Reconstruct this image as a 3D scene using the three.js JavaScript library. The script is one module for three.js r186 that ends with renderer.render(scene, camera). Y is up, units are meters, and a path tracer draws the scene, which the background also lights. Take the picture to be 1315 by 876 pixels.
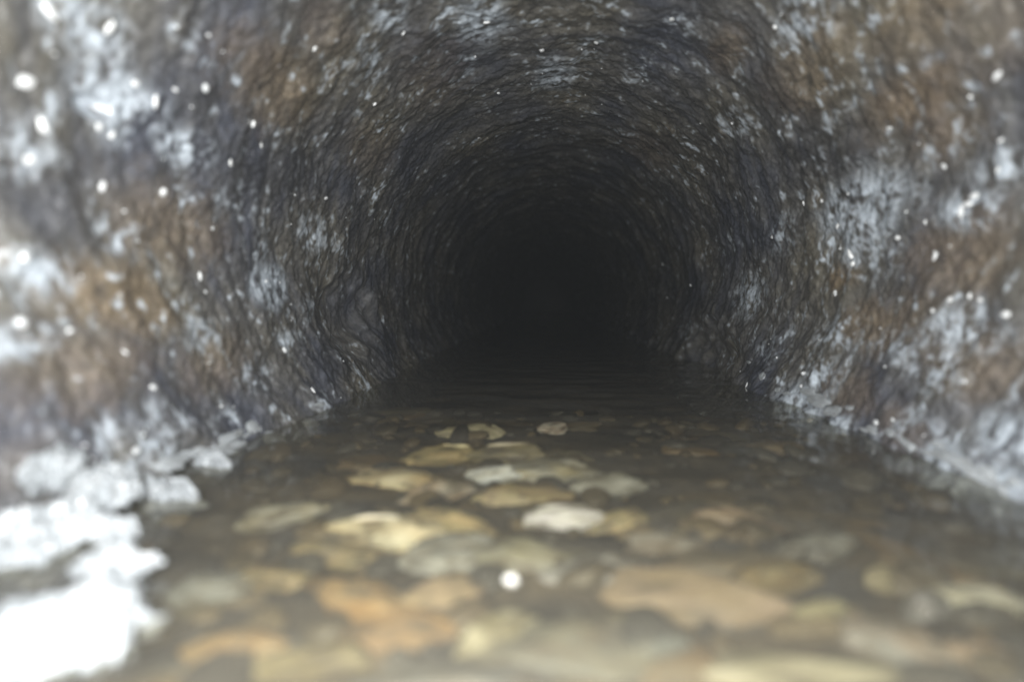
import * as THREE from 'three';
import { mergeGeometries, mergeVertices } from 'three/addons/utils/BufferGeometryUtils.js';

// ---------------------------------------------------------------- camera, lamps, exposure
const scene = new THREE.Scene();
scene.background = new THREE.Color(0, 0, 0);                       // no daylight reaches the inside of the drain
const W = 1315, H = 876, FPX = 657;                                // photograph's size and focal length in its pixels
const EYE = new THREE.Vector3(-0.0045, -0.004, 0);
const camera = new THREE.PerspectiveCamera(2 * Math.atan(H / 2 / FPX) * 180 / Math.PI, W / H, 0.002, 20);
camera.position.copy(EYE);
camera.rotation.order = 'YXZ';
camera.rotation.y = Math.atan(40 / FPX);
camera.rotation.x = -Math.atan(50 / FPX);
camera.focus = 0.19;
camera.userData.fStop = 7.2;
camera.updateMatrixWorld(true);
camera.updateProjectionMatrix();
const renderer = new THREE.WebGLRenderer({ antialias: true });
renderer.toneMapping = THREE.LinearToneMapping;
renderer.toneMappingExposure = 1.1;
renderer.shadowMap.enabled = true;
const LAMP = { n: 6, radius: 0.0135, at: [-0.0105, 0.004, 0.004], each: 0.0158, color: [1.0, 0.99, 0.95] };
scene.fog = new THREE.FogExp2(new THREE.Color(0.86, 0.93, 1.0), 0.024);  // thin fog added to lift the blacks, in place of sensor veil

// ---------------------------------------------------------------- helpers
const R = 0.075, WATER = -0.034, JOINT = -.262;                // bore, water level, where the two modelled lengths of wall meet
function rng(seed) { let s = seed >>> 0; return () => { s = (s + 0x6d2b79f5) | 0; let t = Math.imul(s ^ (s >>> 15), 1 | s); t = (t + Math.imul(t ^ (t >>> 7), 61 | t)) ^ t; return ((t ^ (t >>> 14)) >>> 0) / 4294967296; }; }
const PERM = new Uint8Array(512), GX = new Float32Array(256), GY = new Float32Array(256), GZ = new Float32Array(256);
{
  const r = rng(77), p = [...Array(256).keys()];
  for (let i = 255; i > 0; i--) { const j = Math.floor(r() * (i + 1)); [p[i], p[j]] = [p[j], p[i]]; }
  for (let i = 0; i < 512; i++) PERM[i] = p[i & 255];
  for (let i = 0; i < 256; i++) { const u = r() * 2 - 1, a = r() * 6.2832, k = Math.sqrt(1 - u * u); GX[i] = k * Math.cos(a); GY[i] = k * Math.sin(a); GZ[i] = u; }
}
function noise(x, y, z) {                                           // gradient noise, about -0.8 .. 0.8
  const xi = Math.floor(x), yi = Math.floor(y), zi = Math.floor(z), fx = x - xi, fy = y - yi, fz = z - zi;
  const X = xi & 255, Y = yi & 255, Z = zi & 255, u = fx * fx * (3 - 2 * fx), v = fy * fy * (3 - 2 * fy), w = fz * fz * (3 - 2 * fz);
  const a = PERM[X] + Y, b = PERM[(X + 1) & 255] + Y;
  const g = (h, dx, dy, dz) => GX[h] * dx + GY[h] * dy + GZ[h] * dz;
  const h00 = PERM[a & 511] + Z, h10 = PERM[b & 511] + Z, h01 = PERM[(a + 1) & 511] + Z, h11 = PERM[(b + 1) & 511] + Z;
  const n0 = g(PERM[h00 & 511], fx, fy, fz), n1 = g(PERM[h10 & 511], fx - 1, fy, fz), n2 = g(PERM[h01 & 511], fx, fy - 1, fz), n3 = g(PERM[h11 & 511], fx - 1, fy - 1, fz);
  const m0 = g(PERM[(h00 + 1) & 511], fx, fy, fz - 1), m1 = g(PERM[(h10 + 1) & 511], fx - 1, fy, fz - 1), m2 = g(PERM[(h01 + 1) & 511], fx, fy - 1, fz - 1), m3 = g(PERM[(h11 + 1) & 511], fx - 1, fy - 1, fz - 1);
  const l0 = n0 + u * (n1 - n0), l1 = n2 + u * (n3 - n2), k0 = m0 + u * (m1 - m0), k1 = m2 + u * (m3 - m2);
  const p = l0 + v * (l1 - l0), q = k0 + v * (k1 - k0);
  return 1.25 * (p + w * (q - p));
}
const clamp = THREE.MathUtils.clamp, smooth = THREE.MathUtils.smoothstep, lerp = THREE.MathUtils.lerp;
function used(name) { used.n ??= {}; const k = used.n[name] = (used.n[name] ?? -1) + 1; return k ? name + '_' + String(k).padStart(3, '0') : name; }
function ray(px, py) {                                              // direction in which the photograph shows something
  return new THREE.Vector3((px - W / 2) / FPX, (H / 2 - py) / FPX, -1).applyQuaternion(camera.quaternion);
}
function onWall(px, py) {                                           // [angle, z] where that direction meets the pipe wall
  const d = ray(px, py), a = d.x * d.x + d.y * d.y, b = EYE.x * d.x + EYE.y * d.y, c = EYE.x ** 2 + EYE.y ** 2 - R * R;
  const t = (-b + Math.sqrt(b * b - a * c)) / a;
  return [Math.atan2(EYE.y + d.y * t, EYE.x + d.x * t), EYE.z + d.z * t, t];
}
function onLevel(px, py, y) { const d = ray(px, py), t = (y - EYE.y) / d.y; return [EYE.x + d.x * t, EYE.z + d.z * t, t]; }
const gap = (a, b) => { const d = a - b; return d - 2 * Math.PI * Math.round(d / (2 * Math.PI)); };

// ---------------------------------------------------------------- what the wall is made of, and where
// [x, y in the photograph, radius in its pixels, strength]: turned into places on the wall
const MINERAL_AND_FALLOFF = [[170, 140, 60, .8], [235, 190, 40, .75], [110, 30, 55, .6], [30, 200, 55, .6], [345, 365, 36, 1], [300, 255, 45, .5], [45, 350, 50, .6], [370, 440, 30, .5], [25, 440, 40, .5], [110, 560, 50, .6],
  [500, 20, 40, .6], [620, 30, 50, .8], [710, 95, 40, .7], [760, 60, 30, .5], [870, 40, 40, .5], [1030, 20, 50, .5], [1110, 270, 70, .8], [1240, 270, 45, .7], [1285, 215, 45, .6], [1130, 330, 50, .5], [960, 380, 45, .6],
  [1240, 420, 55, .6], [1295, 560, 50, .9], [1180, 560, 50, .7], [1020, 520, 40, .8], [1060, 480, 40, .6], [985, 455, 30, .6], [1200, 480, 50, .5], [880, 420, 30, .4], [440, 330, 30, .4], [410, 520, 30, .5], [200, 540, 60, .5], [1200, 190, 30, .4], [60, 130, 40, .3], [1010, 520, 34, .8], [1070, 545, 30, .8], [1135, 575, 36, .8], [1205, 600, 42, .8], [1285, 620, 44, .9], [300, 545, 36, .7], [200, 575, 40, .6], [150, 300, 40, .4], [400, 300, 40, .5], [330, 480, 40, .5], [250, 430, 40, .4], [1000, 300, 45, .5], [940, 310, 30, .4], [1150, 450, 45, .5], [1080, 430, 40, .5], [1000, 440, 36, .5], [395, 400, 30, .5], [600, 90, 40, .4], [820, 90, 40, .45], [950, 160, 36, .4], [330, 320, 36, .5], [1070, 210, 36, .35], [480, 80, 40, .4], [260, 60, 46, .35]]  // mineral crust, plus faint patches that paint the near wall lighter than the bore
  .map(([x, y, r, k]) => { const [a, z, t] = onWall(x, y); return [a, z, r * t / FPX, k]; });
const RUST = [[140, 380, 55, .9], [185, 400, 40, .8], [110, 475, 60, .6], [60, 480, 40, .5], [270, 465, 45, .5], [225, 290, 60, .6], [350, 110, 60, .7], [420, 40, 40, .4], [560, 95, 50, .35], [1175, 130, 55, .9], [1210, 170, 40, .7], [1080, 355, 20, 1], [1230, 330, 60, .7],
  [1040, 90, 60, .6], [930, 70, 30, .6], [1130, 425, 40, .8], [1180, 400, 40, .6], [1260, 470, 50, .6], [1090, 500, 35, .6], [1180, 20, 60, .6], [1150, 545, 30, .5], [830, 190, 40, .4], [480, 190, 40, .35], [1290, 30, 60, .4], [30, 600, 40, .3]]
  .map(([x, y, r, k]) => { const [a, z, t] = onWall(x, y); return [a, z, r * t / FPX, k]; });
const DARK = [[130, 140, 14, 1], [290, 210, 40, .5], [1060, 190, 55, .8], [900, 190, 60, .5], [330, 230, 30, .6], [20, 260, 60, .4], [260, 120, 30, .5], [1040, 250, 40, .5], [440, 460, 30, .6], [380, 210, 40, .6], [970, 130, 50, .5], [1180, 250, 24, .5]]
  .map(([x, y, r, k]) => { const [a, z, t] = onWall(x, y); return [a, z, r * t / FPX, k]; });
const HOLES = [[450, 404, 50, .007], [905, 460, 50, .008], [250, 590, 20, .003], [385, 590, 14, .003], [131, 141, 12, .0025]]
  .map(([x, y, r, k]) => { const [a, z, t] = onWall(x, y); return [a, z, r * t / FPX, k]; });
function spread(list, a, z, wob) {
  let s = 0;
  for (const [pa, pz, r, k] of list) {
    const da = gap(a, pa) * R, dz = (z - pz) * 0.55, d = Math.sqrt(da * da + dz * dz) / r + wob;
    if (d < 1.3) s = Math.max(s, k * (1 - smooth(d, 0.35, 1.3)));
  }
  return s;
}
function relief(a, z) {                                             // metres the corroded wall stands into the bore
  const x = R * Math.cos(a) * 1000, y = R * Math.sin(a) * 1000, zz = z * 1000;
  const arc = R * 1000 * Math.abs(gap(a, Math.PI / 2)), sk = zz + .0021 * arc * arc;      // ridges lean down the pipe towards the water
  const lump = noise(x / 26, y / 26, zz / 34 + 9), ring = noise(x / 40, y / 40, sk / 7 + 3), ring2 = noise(x / 17, y / 17, sk / 3.4 + 31);
  const knob = noise(x / 8.5 + 5, y / 8.5, zz / 9.5), knob2 = noise(x / 4.1, y / 4.1 + 8, zz / 4.3), fine = noise(x / 1.9, y / 1.9, zz / 1.9 + 4), fine2 = noise(x / 1.0, y / 1.0, zz / 1.0 + 14);
  let h = 2.5 * lump + 0.95 * ring + 0.32 * ring2 + 1.7 * Math.max(-.1, knob + .05) + 0.75 * Math.abs(knob2) + .2 * knob2 + 0.34 * fine + 0.2 * fine2;
  let hole = 0;
  for (const [pa, pz, r, k] of HOLES) {
    const da = gap(a, pa) * R, dz = (z - pz) * 0.5, d = Math.sqrt(da * da + dz * dz) / r + 0.12 * knob2 + .3 * knob;
    if (d < 1.3) hole = Math.max(hole, k * (1 - smooth(d, 0.3, 1.3)));
  }
  return h / 1000 - hole;
}
function wallColor(a, z, out) {                                     // base colour of the wall, linear
  const x = R * Math.cos(a) * 1000, y = R * Math.sin(a) * 1000, zz = z * 1000;
  const big = noise(x / 21, y / 21 + 3, zz / 27), mid = noise(x / 8, y / 8, zz / 8 + 7), small = noise(x / 3.1 + 2, y / 3.1, zz / 2.6), tiny = noise(x / 1.2, y / 1.2, zz / 1.0 + 6), dust = noise(x / .55, y / .55, zz / .5), arc = R * 1000 * Math.abs(gap(a, Math.PI / 2)), sk = zz + .0021 * arc * arc, streak = noise(x / 15, y / 15, sk / 3.0 + 50);
  const wob = 0.45 * mid + 0.5 * small + .3 * tiny + .2 * streak;
  const br = clamp(0.5 + 0.9 * big + 0.4 * streak + .35 * mid, 0, 1);
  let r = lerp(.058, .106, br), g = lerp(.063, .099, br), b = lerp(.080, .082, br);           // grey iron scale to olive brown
  const mix = (k, R_, G_, B_) => { r += (R_ - r) * k; g += (G_ - g) * k; b += (B_ - b) * k; };
  const rust = Math.max(spread(RUST, a, z, wob) * .8, smooth(mid + .6 * big + .5 * small, .5, .95) * .5);
  mix(rust * .7, .172 + .06 * small, .124 + .035 * small, .070);
  mix(smooth(-big + .8 * small + .4 * streak, .42, .9) * .55, .05, .05, .052);
  mix(spread(DARK, a, z, wob) * .7, .034, .034, .036);
  const min = spread(MINERAL_AND_FALLOFF, a, z, wob * 1.7);
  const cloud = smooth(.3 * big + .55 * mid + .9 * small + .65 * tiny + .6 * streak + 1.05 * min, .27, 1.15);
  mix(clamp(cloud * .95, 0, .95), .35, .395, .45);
  mix(smooth(-tiny - .6 * small, .5, .85) * .55, .04, .038, .036);
  const v = 1 + .4 * tiny + .3 * dust + .35 * small;
  out[0] = clamp(r * v, .008, .9); out[1] = clamp(g * v, .008, .9); out[2] = clamp(b * v, .008, .9);
}
function tex(w, h, fill) {
  const d = new Uint8Array(w * h * 4), px = [0, 0, 0];
  for (let j = 0; j < h; j++) for (let i = 0; i < w; i++) { fill((i + .5) / w, (j + .5) / h, px); const k = (j * w + i) * 4; d[k] = px[0]; d[k + 1] = px[1]; d[k + 2] = px[2]; d[k + 3] = 255; }
  const t = new THREE.DataTexture(d, w, h);
  t.magFilter = t.minFilter = THREE.LinearFilter; t.wrapS = THREE.RepeatWrapping; t.wrapT = THREE.ClampToEdgeWrapping; t.needsUpdate = true;
  return t;
}
const toS = (c) => 255 * (c <= .0031308 ? c * 12.92 : 1.055 * Math.pow(c, 1 / 2.4) - .055);

// ---------------------------------------------------------------- the pipe: near and far length of its corroded wall
const pipe = new THREE.Group();
pipe.name = 'drain_pipe';
pipe.userData = { label: 'corroded round drain pipe, crusted wall running back into the dark', category: 'pipe' };
scene.add(pipe);
function wallLength(name, z0, z1, nA, nZ, grow, tw, th) {
  const pos = new Float32Array((nA + 1) * (nZ + 1) * 3), uv = new Float32Array((nA + 1) * (nZ + 1) * 2), idx = new Uint32Array(nA * nZ * 6);
  let k = 0, q = 0;
  for (let j = 0; j <= nZ; j++) {
    const s = j / nZ, z = z0 + (z1 - z0) * (s + grow * s * s) / (1 + grow);
    for (let i = 0; i <= nA; i++) {
      const a = (i / nA) * 2 * Math.PI + Math.PI / 2, r = R - relief(a, z);
      pos[k * 3] = Math.cos(a) * r; pos[k * 3 + 1] = Math.sin(a) * r; pos[k * 3 + 2] = z;
      uv[k * 2] = i / nA; uv[k * 2 + 1] = (z - z0) / (z1 - z0); k++;
    }
  }
  for (let j = 0; j < nZ; j++) for (let i = 0; i < nA; i++) {
    const a = j * (nA + 1) + i, b = a + nA + 1;
    idx[q++] = a; idx[q++] = a + 1; idx[q++] = b; idx[q++] = a + 1; idx[q++] = b + 1; idx[q++] = b;
  }
  const g = new THREE.BufferGeometry();
  g.setAttribute('position', new THREE.BufferAttribute(pos, 3)); g.setAttribute('uv', new THREE.BufferAttribute(uv, 2)); g.setIndex(new THREE.BufferAttribute(idx, 1));
  g.computeVertexNormals();
  const c = [0, 0, 0];
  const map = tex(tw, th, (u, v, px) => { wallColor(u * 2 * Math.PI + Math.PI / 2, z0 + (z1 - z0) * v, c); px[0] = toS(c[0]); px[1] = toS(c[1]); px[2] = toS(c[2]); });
  map.colorSpace = THREE.SRGBColorSpace;
  const rough = tex(tw >> 1, th >> 1, (u, v, px) => {
    const a = u * 2 * Math.PI + Math.PI / 2, z = (z0 + (z1 - z0) * v) * 1000, x = R * 1000 * Math.cos(a), y = R * 1000 * Math.sin(a);
    px[0] = px[1] = px[2] = 255 * clamp(.5 + .3 * noise(x / 9, y / 9, z / 9 + 70) + .22 * noise(x / 2.2, y / 2.2, z / 2.2), .24, .9);
  });
  const bump = tex(tw >> 1, th >> 1, (u, v, px) => {
    const a = u * 2 * Math.PI + Math.PI / 2, z = (z0 + (z1 - z0) * v) * 1000, x = R * 1000 * Math.cos(a), y = R * 1000 * Math.sin(a);
    px[0] = px[1] = px[2] = 255 * clamp(.5 + .4 * noise(x / .8, y / .8, z / .8 + 40) + .2 * noise(x / .45, y / .45, z / .45), 0, 1);
  });
  const m = new THREE.Mesh(g, new THREE.MeshPhysicalMaterial({ name: 'iron_scale', map, roughnessMap: rough, roughness: 1, bumpMap: bump, bumpScale: .0005, specularIntensity: 1, clearcoat: .85, clearcoatRoughness: .22 }));
  m.name = used(name); pipe.add(m);
}
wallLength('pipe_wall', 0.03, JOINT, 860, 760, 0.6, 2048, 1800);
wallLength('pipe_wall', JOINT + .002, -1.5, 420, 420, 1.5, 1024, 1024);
{                                                                   // the drain bends away out of the lamps' reach
  const g = new THREE.SphereGeometry(R * 1.06, 48, 24, 0, Math.PI * 2, 0, Math.PI / 2).rotateX(-Math.PI / 2).translate(0, 0, -1.49);
  const m = new THREE.Mesh(g, new THREE.MeshStandardMaterial({ name: 'dark_scale', color: new THREE.Color(.1, .1, .1), roughness: .8 })); m.name = 'pipe_bend'; pipe.add(m);
}

// ---------------------------------------------------------------- lumps, stones, chips
function pebble(seed, detail, facets, knob, flat = .72) {           // a water-worn stone, unit size, some faces broken flat
  const r = rng(seed), g0 = new THREE.IcosahedronGeometry(1, detail);
  g0.deleteAttribute('uv'); g0.deleteAttribute('normal');
  const g = mergeVertices(g0, 1e-5), p = g.attributes.position, planes = [], v = new THREE.Vector3();
  for (let i = 0; i < facets; i++) planes.push([new THREE.Vector3(r() * 2 - 1, r() * 2 - 1, r() * 2 - 1).normalize(), flat + r() * .24]);
  const o = r() * 100;
  for (let i = 0; i < p.count; i++) {
    v.fromBufferAttribute(p, i);
    const n = 1 + knob * (.5 * noise(v.x * 1.1 + o, v.y * 1.1, v.z * 1.1) + .22 * noise(v.x * 2.7, v.y * 2.7 + o, v.z * 2.7) + .09 * noise(v.x * 6, v.y * 6, v.z * 6 + o));
    v.multiplyScalar(n);
    for (const [d, k] of planes) { const e = v.dot(d) - k; if (e > 0) v.addScaledVector(d, -e * .88); }
    p.setXYZ(i, v.x, v.y, v.z);
  }
  g.computeVertexNormals();
  return g;
}
const SILT = [.08, .066, .044];
function grain(g, color, seed, contrast, scale, alt, silted) {              // mottled mineral colour of a stone, linear
  const p = g.attributes.position, c = new Float32Array(p.count * 3), s = seed * 7.31;
  for (let i = 0; i < p.count; i++) {
    const x = p.getX(i) * scale, y = p.getY(i) * scale, z = p.getZ(i) * scale;
    const a = noise(x * 1.4 + s, y * 1.4, z * 1.4), b = noise(x * 4.5, y * 4.5 + s, z * 4.5), d = noise(x * 11, y * 11, z * 11 + s);
    const k = 1 + contrast * (.5 * a + .45 * b + .35 * d), t = clamp(.5 + 1.3 * a + .6 * b, 0, 1) * (alt ? .8 : 0);
    const film = silted ? .85 * smooth(noise(x * 1.3 + s, y * 1.3 + 5, z * 2.6) + .5 * b + .3 * d, -.02, .4) : 0;   // silt lying on the stone in patches
    for (let j = 0; j < 3; j++) c[i * 3 + j] = clamp(lerp(lerp(color[j], alt ? alt[j] : 0, t), SILT[j], film) * k, .01, .9);
  }
  g.setAttribute('color', new THREE.BufferAttribute(c, 3));
  return g;
}
const wetStone = new THREE.MeshPhysicalMaterial({ name: 'wet_stone', vertexColors: true, roughness: .55 });
const paleCrust = new THREE.MeshPhysicalMaterial({ name: 'pale_crust', vertexColors: true, roughness: .5, clearcoat: .3, clearcoatRoughness: .3 });

// flecks and small crusts that stick to the wall: parts of the pipe
const fleckShapes = [...Array(8).keys()].map((i) => grain(pebble(300 + i, 3, 4, .8), [.62, .64, .66], i, .3, 1));
const crustShapes = [...Array(8).keys()].map((i) => grain(pebble(340 + i, 5, 2, 1.3), [.34, .37, .40], i + 20, .6, 1.4, [.15, .155, .155]));
function stick(name, shape, material, a, z, sx, sy, sz, sink, roll) {  // sx along the wall's round, sy out of it, sz down the pipe
  const m = new THREE.Mesh(shape, material), r = R - relief(a, z) + sink * sy;
  m.name = used(name); m.position.set(Math.cos(a) * r, Math.sin(a) * r, z);
  const out = new THREE.Vector3(-Math.cos(a), -Math.sin(a), 0), along = new THREE.Vector3(-Math.sin(a), Math.cos(a), 0);
  m.quaternion.setFromRotationMatrix(new THREE.Matrix4().makeBasis(along, out, new THREE.Vector3().crossVectors(along, out)));
  m.rotateY(roll); m.scale.set(sx, sy, sz);
  pipe.add(m);
}
{
  const r = rng(5);
  const F = [[35, 105, 14], [148, 38, 10], [212, 247, 10], [140, 240, 8], [320, 157, 8], [82, 425, 8], [258, 355, 6], [1097, 325, 9], [1100, 338, 7], [1245, 262, 10], [1238, 272, 9], [1252, 252, 8], [1283, 95, 8], [1243, 125, 6], [1153, 305, 6], [1200, 330, 6], [1280, 218, 7], [1055, 258, 5], [992, 38, 6],
    [300, 300, 6], [1073, 375, 5], [1075, 378, 5], [240, 95, 6], [200, 130, 9], [225, 115, 8], [215, 150, 7], [135, 165, 10], [150, 175, 9], [185, 165, 8], [40, 205, 14], [25, 330, 11], [80, 345, 9], [55, 160, 12], [262, 375, 6], [305, 365, 6], [180, 110, 8], [70, 18, 14], [95, 25, 13], [480, 132, 5], [625, 25, 7], [650, 60, 6], [695, 58, 6], [765, 58, 7], [560, 18, 7], [860, 30, 6], [402, 60, 6], [432, 48, 5],
    [1030, 262, 5], [1075, 290, 6], [1170, 232, 6], [1205, 215, 6], [1285, 180, 7], [1300, 205, 6], [1250, 380, 6], [1225, 385, 5], [1268, 415, 7], [1205, 400, 6], [850, 340, 5], [496, 402, 5], [1305, 405, 8], [1260, 385, 5], [370, 495, 6], [395, 505, 6], [960, 495, 6], [1020, 540, 7], [1035, 537, 6], [1080, 556, 6], [200, 515, 8], [190, 500, 7], [150, 455, 6], [165, 285, 6], [330, 185, 5], [285, 205, 6], [345, 300, 5], [420, 255, 5], [640, 118, 5], [730, 100, 5], [520, 45, 6], [1140, 165, 5], [1022, 170, 5], [1190, 285, 5]];
  for (const [k, [x, y, s]] of F.entries()) {
    if (k > 18 && k % 3 === 1) continue;
    const [a, z, t] = onWall(x, y), q = s * t / FPX * .66, pick = Math.floor(r() * 8);
    stick('mineral_fleck', fleckShapes[pick], paleCrust, a, z, q * (.45 + r() * .5), q * (.3 + r() * .35), q * (.7 + r() * .9), .1, r() * 6);
  }
  const C = [];                                                     // pale crusted edge along both waterlines
  for (let i = 0; i < 20; i++) C.push([955 + i * 18 + r() * 10, 478 + i * 7.8 + r() * 16 - r() * r() * 30, (11 + i * .35) * (.5 + r() * .7)]);
  for (let i = 0; i < 15; i++) C.push([410 - i * 14 - r() * 8, 540 + i * 4.2 + r() * 14 - r() * r() * 26, (12 + i * .8) * (.5 + r() * .7)]);
  for (const [x, y, s] of C) {
    const [a, z, t] = onWall(x, y), q = s * t / FPX * .6, pick = Math.floor(r() * 8);
    stick('pale_crust', crustShapes[pick], paleCrust, a, z, q * (.45 + r() * .6), q * (.22 + r() * .3), q * (1.4 + r() * 2.0), .0, (r() - .5) * .5);
  }
  const tiny = [], M = new THREE.Matrix4(), P = new THREE.Vector3(), Q = new THREE.Quaternion(), S = new THREE.Vector3(), E = new THREE.Euler();
  for (let i = 0; i < 110; i++) {                                  // grains too small to pick apart
    const z = -.04 - Math.pow(r(), 1.6) * .36;
    let a = r() * 2 * Math.PI;
    if (i % 3) { const m = MINERAL_AND_FALLOFF[Math.floor(r() * MINERAL_AND_FALLOFF.length)]; a = m[0] + (r() + r() - 1) * 1.6 * m[2] / R; P.z = m[1] + (r() + r() - 1) * 2.4 * m[2]; } else P.z = z;
    if (Math.sin(a) * R < WATER) continue;
    const q = .00022 + .0006 * Math.pow(r(), 3), h = R - relief(a, P.z) + q * .1;
    P.x = Math.cos(a) * h; P.y = Math.sin(a) * h;
    M.compose(P, Q.setFromEuler(E.set(r() * 6, r() * 6, r() * 6)), S.set(q, q * .8, q * 1.2));
    tiny.push(fleckTiny(Math.floor(r() * 4)).clone().applyMatrix4(M));
  }
  const m = new THREE.Mesh(mergeGeometries(tiny), paleCrust); m.name = 'mineral_grains'; m.userData.kind = 'stuff'; pipe.add(m);
}
function fleckTiny(i) { fleckTiny.s ??= [0, 1, 2, 3].map((k) => grain(pebble(500 + k, 1, 3, .6), [.46, .48, .50], k, .2, 1)); return fleckTiny.s[i]; }

// ---------------------------------------------------------------- silt bed, gravel and water in the bottom of the pipe
function sheet(nx, nz, z0, z1, half, height) {
  const pos = [], idx = [];
  for (let j = 0; j <= nz; j++) { const s = j / nz, z = z0 + (z1 - z0) * (s + 2.5 * s * s) / 3.5; for (let i = 0; i <= nx; i++) { const x = (i / nx * 2 - 1) * half; pos.push(x, height(x, z), z); } }
  for (let j = 0; j < nz; j++) for (let i = 0; i < nx; i++) { const a = j * (nx + 1) + i, b = a + nx + 1; idx.push(a, a + 1, b, a + 1, b + 1, b); }
  const g = new THREE.BufferGeometry();
  g.setAttribute('position', new THREE.Float32BufferAttribute(pos, 3)); g.setIndex(idx); g.computeVertexNormals();
  return g;
}
const BED = -.0379;
const bedAt = (x, z) => BED - .011 * smooth(-z, .148, .185) +   // dip added past the last row of stones to darken the far bed
  .001 * (1.3 * noise(x * 30, 3, z * 45) + 2.1 * noise(x * 34, 9, z * 120) + .9 * noise(x * 110, 1, z * 260) + .35 * noise(x * 420, 5, z * 600));
{
  const g = sheet(420, 760, .03, -1.5, .0745, bedAt), p = g.attributes.position, c = new Float32Array(p.count * 3);
  for (let i = 0; i < p.count; i++) {
    const x = p.getX(i), z = p.getZ(i), k = clamp(.45 + .9 * noise(x * 30, 20, z * 75) + .7 * noise(x * 90, 20, z * 210), 0, 1), v = 1 + .5 * noise(x * 480, 2, z * 480);
    c[i * 3] = lerp(.020, .092, k) * v; c[i * 3 + 1] = lerp(.019, .073, k) * v; c[i * 3 + 2] = lerp(.018, .045, k) * v;
  }
  g.setAttribute('color', new THREE.BufferAttribute(c, 3));
  const m = new THREE.Mesh(g, new THREE.MeshStandardMaterial({ name: 'silt', vertexColors: true, roughness: .75 })); m.name = 'silt_bed'; m.userData.kind = 'structure'; scene.add(m);
}
{                                                                   // small gravel between the stones
  const r = rng(91), all = [], M = new THREE.Matrix4(), Q = new THREE.Quaternion(), E = new THREE.Euler();
  const tones = [[.07, .058, .036], [.06, .058, .052], [.09, .07, .042], [.08, .076, .066], [.04, .036, .03], [.12, .095, .055]];
  const shapes = tones.flatMap((c, k) => [0, 1].map((j) => grain(pebble(700 + k * 2 + j, 3, 5, .7), c, k + j * 9, .4, 1.3)));
  for (let i = 0; i < 480; i++) {
    const z = .0 - .03 - Math.pow(r(), 1.3) * .125, x = (r() * 2 - 1) * .064, q = .0009 + .0026 * Math.pow(r(), 2.5);
    M.compose(new THREE.Vector3(x, bedAt(x, z) + q * .12, z), Q.setFromEuler(E.set(r() * .7 - .35, r() * 6, r() * .7 - .35)), new THREE.Vector3(q * (1 + r() * .5), q * .55, q * (.7 + r() * .4)));
    all.push(shapes[Math.floor(r() * shapes.length)].clone().applyMatrix4(M));
  }
  const m = new THREE.Mesh(mergeGeometries(all), wetStone); m.name = 'gravel';
  m.userData = { kind: 'stuff', label: 'small dark gravel lying in the silt between the stones', category: 'gravel' }; scene.add(m);
}
{                                                                   // shallow, slightly cloudy running water
  const wave = (x, z) => WATER + .001 * (.7 * noise(x * 30, 7, z * 75) + .42 * noise(x * 70 + 3, 2, z * 170) + .08 * noise(x * 220, 4, z * 420));
  const g = sheet(260, 520, .03, -1.5, .0735, wave);
  const m = new THREE.Mesh(g, new THREE.MeshPhysicalMaterial({ name: 'cloudy_water', color: new THREE.Color(.61, .595, .53), transmission: .95, thickness: 0, ior: 1.33, roughness: .1 }));
  m.name = 'water'; m.userData.kind = 'structure'; scene.add(m);
}

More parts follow.
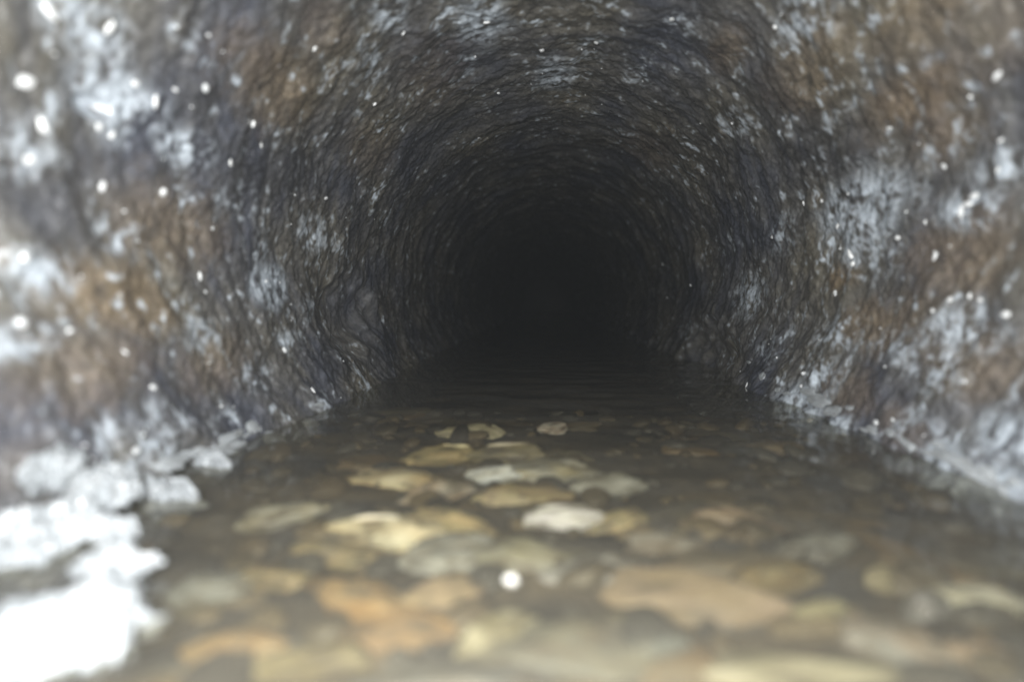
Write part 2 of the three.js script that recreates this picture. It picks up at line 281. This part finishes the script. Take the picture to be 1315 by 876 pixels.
// ---------------------------------------------------------------- the stones, each where the photograph shows it
// [x, y, width, depth on the ground / width, turn, colour, other colour, label, faces, height / width]
const TAN = [.40, .31, .17], CREAM = [.52, .50, .38], OLIVE = [.25, .22, .12], GREY = [.27, .28, .27], PALE = [.52, .54, .52], LILAC = [.52, .52, .58], ORANGE = [.50, .31, .12], BROWN = [.22, .16, .10], PINK = [.36, .28, .22];
const STONES = [
  [612, 545, 78, .8, 0, OLIVE, CREAM, 'olive stone at the far end of the lit bed, left of a small pinkish one'],
  [712, 544, 30, .9, .4, PINK, PALE, 'small pinkish pale stone farthest right at the dark end of the bed'],
  [567, 572, 74, .7, .1, OLIVE, TAN, 'thin dull tan stone in the second row from the dark end'],
  [510, 605, 105, .75, -.1, TAN, CREAM, 'long yellowish tan stone with paler top, left of the bluish white stone'],
  [630, 600, 64, .8, .3, PALE, [.5, .55, .62], 'bluish white stone in the middle of the far bed'],
  [705, 592, 100, .6, -.1, GREY, OLIVE, 'flat olive grey stone just behind the bluish white stone'],
  [672, 624, 96, .7, .2, OLIVE, BROWN, 'olive brown stone in front of the bluish white stone'],
  [565, 618, 80, .7, .5, BROWN, GREY, 'dull brown stone between the yellowish and the bluish white stones'],
  [496, 662, 128, .7, .1, CREAM, TAN, 'broad cream stone left of the centre of the bed'],
  [585, 660, 100, .7, -.3, OLIVE, TAN, 'olive tan stone touching the right end of the broad cream stone'],
  [728, 652, 84, .6, .1, LILAC, PALE, 'lilac white stone right of the centre, beside an olive brown one'],
  [795, 660, 62, .9, .4, OLIVE, TAN, 'rounded olive brown stone at the right end of the lilac white stone'],
  [570, 697, 105, .8, .2, GREY, PALE, 'smooth mid grey stone in front of the olive tan stone'],
  [662, 702, 110, .8, -.2, [.38, .36, .24], GREY, 'olive grey stone with a bright white chip at its near edge'],
  [425, 700, 90, .7, .1, OLIVE, TAN, 'dull olive stone in front of the broad cream stone'],
  [752, 722, 115, .8, .1, [.34, .34, .35], GREY, 'bluish grey stone right of the white chip'],
  [880, 738, 185, .6, -.05, [.32, .25, .15], PINK, 'widest brown stone on the right half of the bed'],
  [985, 728, 100, .6, .2, [.26, .19, .08], OLIVE, 'ochre brown stone at the right end of the widest brown stone'],
  [478, 758, 130, .7, -.45, ORANGE, TAN, 'bright orange stone with sloping faces left of the centre'],
  [562, 752, 84, .9, .4, PINK, TAN, 'pinkish brown stone right of the bright orange stone'],
  [500, 800, 120, .7, .1, BROWN, ORANGE, 'rusty brown stone in front of the bright orange stone'],
  [312, 818, 100, .9, .2, [.36, .23, .10], TAN, 'rounded orange tan stone at the lower left'],
  [405, 838, 125, .75, .1, [.22, .18, .09], OLIVE, 'olive tan stone right of the rounded orange tan stone'],
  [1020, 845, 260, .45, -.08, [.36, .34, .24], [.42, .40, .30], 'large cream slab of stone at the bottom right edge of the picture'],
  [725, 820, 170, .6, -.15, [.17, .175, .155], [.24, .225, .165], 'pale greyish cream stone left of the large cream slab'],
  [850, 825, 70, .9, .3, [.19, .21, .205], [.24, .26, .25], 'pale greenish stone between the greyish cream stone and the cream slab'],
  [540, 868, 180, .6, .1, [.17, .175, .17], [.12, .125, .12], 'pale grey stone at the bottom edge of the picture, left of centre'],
  [640, 800, 80, .8, .6, OLIVE, CREAM, 'dull olive stone left of the pale greyish cream stone'],
  [1250, 758, 92, .6, -.1, [.58, .57, .46], PALE, 'pale stone lying alone near the right wall'],
  [1135, 735, 38, .9, .2, [.40, .36, .24], OLIVE, 'small tan stone left of the pale stone by the right wall'],
  [1055, 776, 52, .8, .1, [.33, .31, .18], OLIVE, 'small olive stone behind the large cream slab'],
  [1245, 828, 135, .7, .2, PINK, [.42, .32, .22], 'pinkish brown stone in the lower right corner'],
  [1155, 815, 110, .8, -.3, GREY, PINK, 'dull grey stone right of the large cream slab'],
  [1190, 770, 70, .8, .5, GREY, LILAC, 'grey stone left of the pale stone by the right wall'],
  [280, 748, 80, .8, .3, [.36, .38, .37], GREY, 'pale grey stone behind the rounded orange tan stone'],
  [355, 735, 70, .7, .1, OLIVE, TAN, 'small olive stone left of the bright orange stone'],
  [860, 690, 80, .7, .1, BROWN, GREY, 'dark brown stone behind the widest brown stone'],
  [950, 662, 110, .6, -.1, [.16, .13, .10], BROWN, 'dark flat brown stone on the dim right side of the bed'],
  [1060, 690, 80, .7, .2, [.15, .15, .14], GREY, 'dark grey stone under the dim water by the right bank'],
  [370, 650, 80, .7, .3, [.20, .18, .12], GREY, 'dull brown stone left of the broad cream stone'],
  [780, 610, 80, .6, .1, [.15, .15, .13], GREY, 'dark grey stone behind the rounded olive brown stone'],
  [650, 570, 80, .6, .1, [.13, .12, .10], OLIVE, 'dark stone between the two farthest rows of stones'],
];
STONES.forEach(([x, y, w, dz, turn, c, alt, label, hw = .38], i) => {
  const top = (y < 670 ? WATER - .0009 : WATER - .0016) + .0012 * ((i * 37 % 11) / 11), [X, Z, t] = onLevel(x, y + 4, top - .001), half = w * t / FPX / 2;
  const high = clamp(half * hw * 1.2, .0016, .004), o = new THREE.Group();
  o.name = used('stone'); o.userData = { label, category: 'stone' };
  const g = grain(pebble(1000 + i, 9, 8, .95, .62), c.map((v) => v * (y < 670 ? 1.1 : .64)), i + 40, .45, 1.25, alt.map((v) => v * (y < 670 ? 1.1 : .64)), true);  // far stones lightened, near ones darkened in colour to offset lamp falloff
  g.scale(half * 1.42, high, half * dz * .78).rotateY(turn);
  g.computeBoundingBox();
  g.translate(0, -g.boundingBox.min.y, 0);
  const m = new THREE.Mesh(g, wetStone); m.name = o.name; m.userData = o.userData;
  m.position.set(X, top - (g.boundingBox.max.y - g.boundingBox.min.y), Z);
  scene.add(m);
});
{                                                                   // dull stones packed between the paler ones
  const r = rng(404), TONES = [[.12, .09, .05], [.08, .072, .06], [.16, .11, .055], [.10, .09, .055], [.13, .115, .085], [.06, .05, .036]];
  for (let i = 0; i < 64; i++) {
    const z = -.038 - Math.pow((i + r()) / 64, 1.4) * .115, x = clamp((r() * 2 - 1) * .056, -.05, .06), half = .005 + r() * .0055, top = WATER - .0022 - r() * .0012;
    const g = grain(pebble(2000 + i, 8, 8, .95, .62), TONES[i % 6], i + 120, .5, 1.3, TONES[(i + 2) % 6]);
    g.scale(half * 1.25, .0026, half * (.45 + .3 * r())).rotateY((r() - .5) * .9);
    const m = new THREE.Mesh(g, wetStone); m.name = used('stone'); m.position.set(x, top - .0026, z);
    m.userData = { label: 'dull dark brown stone packed low in the bed between the paler stones', category: 'stone', group: 'dull dark stones between the paler ones' };
    scene.add(m);
  }
}
{                                                                   // the bright chip on the olive grey stone
  const [X, Z, t] = onLevel(656, 736, WATER + .001), q = 10 * t / FPX, g = grain(pebble(88, 5, 6, .9, .6), [.5, .5, .48], 3, .4, 1).scale(q, q * .75, q * .8);
  const m = new THREE.Mesh(g, paleCrust); m.name = 'stone_chip'; m.position.set(X, WATER + .0002, Z);
  m.userData = { label: 'bright white chip against the near edge of the olive grey stone', category: 'stone chip' }; scene.add(m);
}

// ---------------------------------------------------------------- pale lumps standing in for wet glare on the left bank, plus one crust
function ragged(seed) {                                             // a lump with a torn, ridged outline
  const g = pebble(seed, 26, 0, .9), p = g.attributes.position, o = seed * 3.7 % 60;
  for (let i = 0; i < p.count; i++) {
    const x = p.getX(i), y = p.getY(i), z = p.getZ(i), k = 1 + .55 * noise(x * 2 + o, 4, z * 2) + .4 * (.4 - Math.abs(noise(x * 4.5, 9 + o, z * 4.5))) + .25 * noise(x * 9, o, z * 9);
    p.setXYZ(i, x * k, y * (1 + .8 * noise(x * 3.5, o, z * 3.5) + .5 * noise(x * 9 + o, 2, z * 9) + .3 * noise(x * 20, 7, z * 20 + o)), z * k);
  }
  g.computeVertexNormals();
  return g;
}
const GLARE_LUMPS = [
  [95, 800, 82, 64, .004, .3, 'largest white lump standing in for wet glare in the lower left corner'],
  [35, 690, 42, 46, .005, -.3, 'white lump standing in for wet glare on the left picture edge above the largest lump'],
  [150, 728, 46, 10, .002, .1, 'thin white ridge standing in for wet glare behind the largest lump on the left bank'],
  [100, 628, 44, 26, .004, .6, 'white upright lump standing in for wet glare at the foot of the left wall'],
  [190, 637, 50, 11, .003, -.35, 'curled white ridge standing in for wet glare at the left waterline'],
  [140, 682, 34, 9, .002, .2, 'thin white ridge standing in for wet glare between the upright lump and the largest lump'],
  [45, 600, 18, 36, .003, .2, 'narrow white lump standing in for wet glare high on the left wall edge'],
  [255, 594, 22, 8, .002, -.2, 'small pale crust past the curled white ridge'],
];
GLARE_LUMPS.forEach(([x, y, rx, ry, high, turn, label], i) => {
  const lvl = WATER + .001, [X, Z, t] = onLevel(x, y, lvl);
  let px = X, pz = Z, tt = t;
  if (X * X + lvl * lvl > (R - .004) ** 2) { const [a, z, tw] = onWall(x, y); px = Math.cos(a) * (R - .003); pz = z; tt = tw; }
  const a = rx * tt / FPX, b = Math.max(ry * tt / FPX * 1.3, a * .45);
  const g = grain(ragged(1500 + i), [.34, .37, .40], i + 90, .8, 2.2, [.09, .095, .10]).scale(a * .9, high * .5 + .0006, b * .9).rotateY(turn);
  const m = new THREE.Mesh(g, paleCrust); m.name = used('glare_lump'); m.userData = { label, category: 'deposit' };
  const d = ray(x, y); m.position.set(px, clamp(EYE.y + d.y * tt, WATER - .001, .02), pz); scene.add(m);
});

// ---------------------------------------------------------------- the lamp ring round the lens, just behind the picture's plane
{
  const ring = new THREE.Group(); ring.name = 'lamp_ring'; ring.position.set(...LAMP.at);
  ring.userData = { label: 'ring of small white lamps around the lens, lighting the pipe', category: 'lamp' }; scene.add(ring);
  const carrier = new THREE.Mesh(new THREE.RingGeometry(.0105, .0175, 64).translate(0, 0, .0016), new THREE.MeshStandardMaterial({ name: 'black_plastic', color: new THREE.Color(.03, .03, .03), roughness: .5, side: THREE.DoubleSide }));
  carrier.geometry = new THREE.LatheGeometry([[.0105, .0016], [.0175, .0016], [.0175, .0046], [.0105, .0046], [.0105, .0016]].map(([a, b]) => new THREE.Vector2(a, b)), 64).rotateX(Math.PI / 2);
  carrier.name = 'ring_body'; ring.add(carrier);
  const bulb = new THREE.SphereGeometry(.0013, 16, 12), glow = new THREE.MeshStandardMaterial({ name: 'lamp_glow', color: 0xffffff, emissive: new THREE.Color(...LAMP.color), emissiveIntensity: 6 });
  for (let i = 0; i < LAMP.n; i++) {
    const a = (i + .5) / LAMP.n * 2 * Math.PI, x = Math.cos(a) * LAMP.radius, y = Math.sin(a) * LAMP.radius;
    const b = new THREE.Mesh(bulb, glow); b.name = used('lamp_bulb'); b.position.set(x, y, 0); ring.add(b);
    const l = new THREE.PointLight(new THREE.Color(...LAMP.color), LAMP.each); l.name = used('lamp_light'); l.position.set(x, y, 0); l.castShadow = true; l.shadow.radius = .06; ring.add(l);
  }
}
scene.traverse((o) => { if (o.isMesh) o.castShadow = o.receiveShadow = true; });
renderer.render(scene, camera);
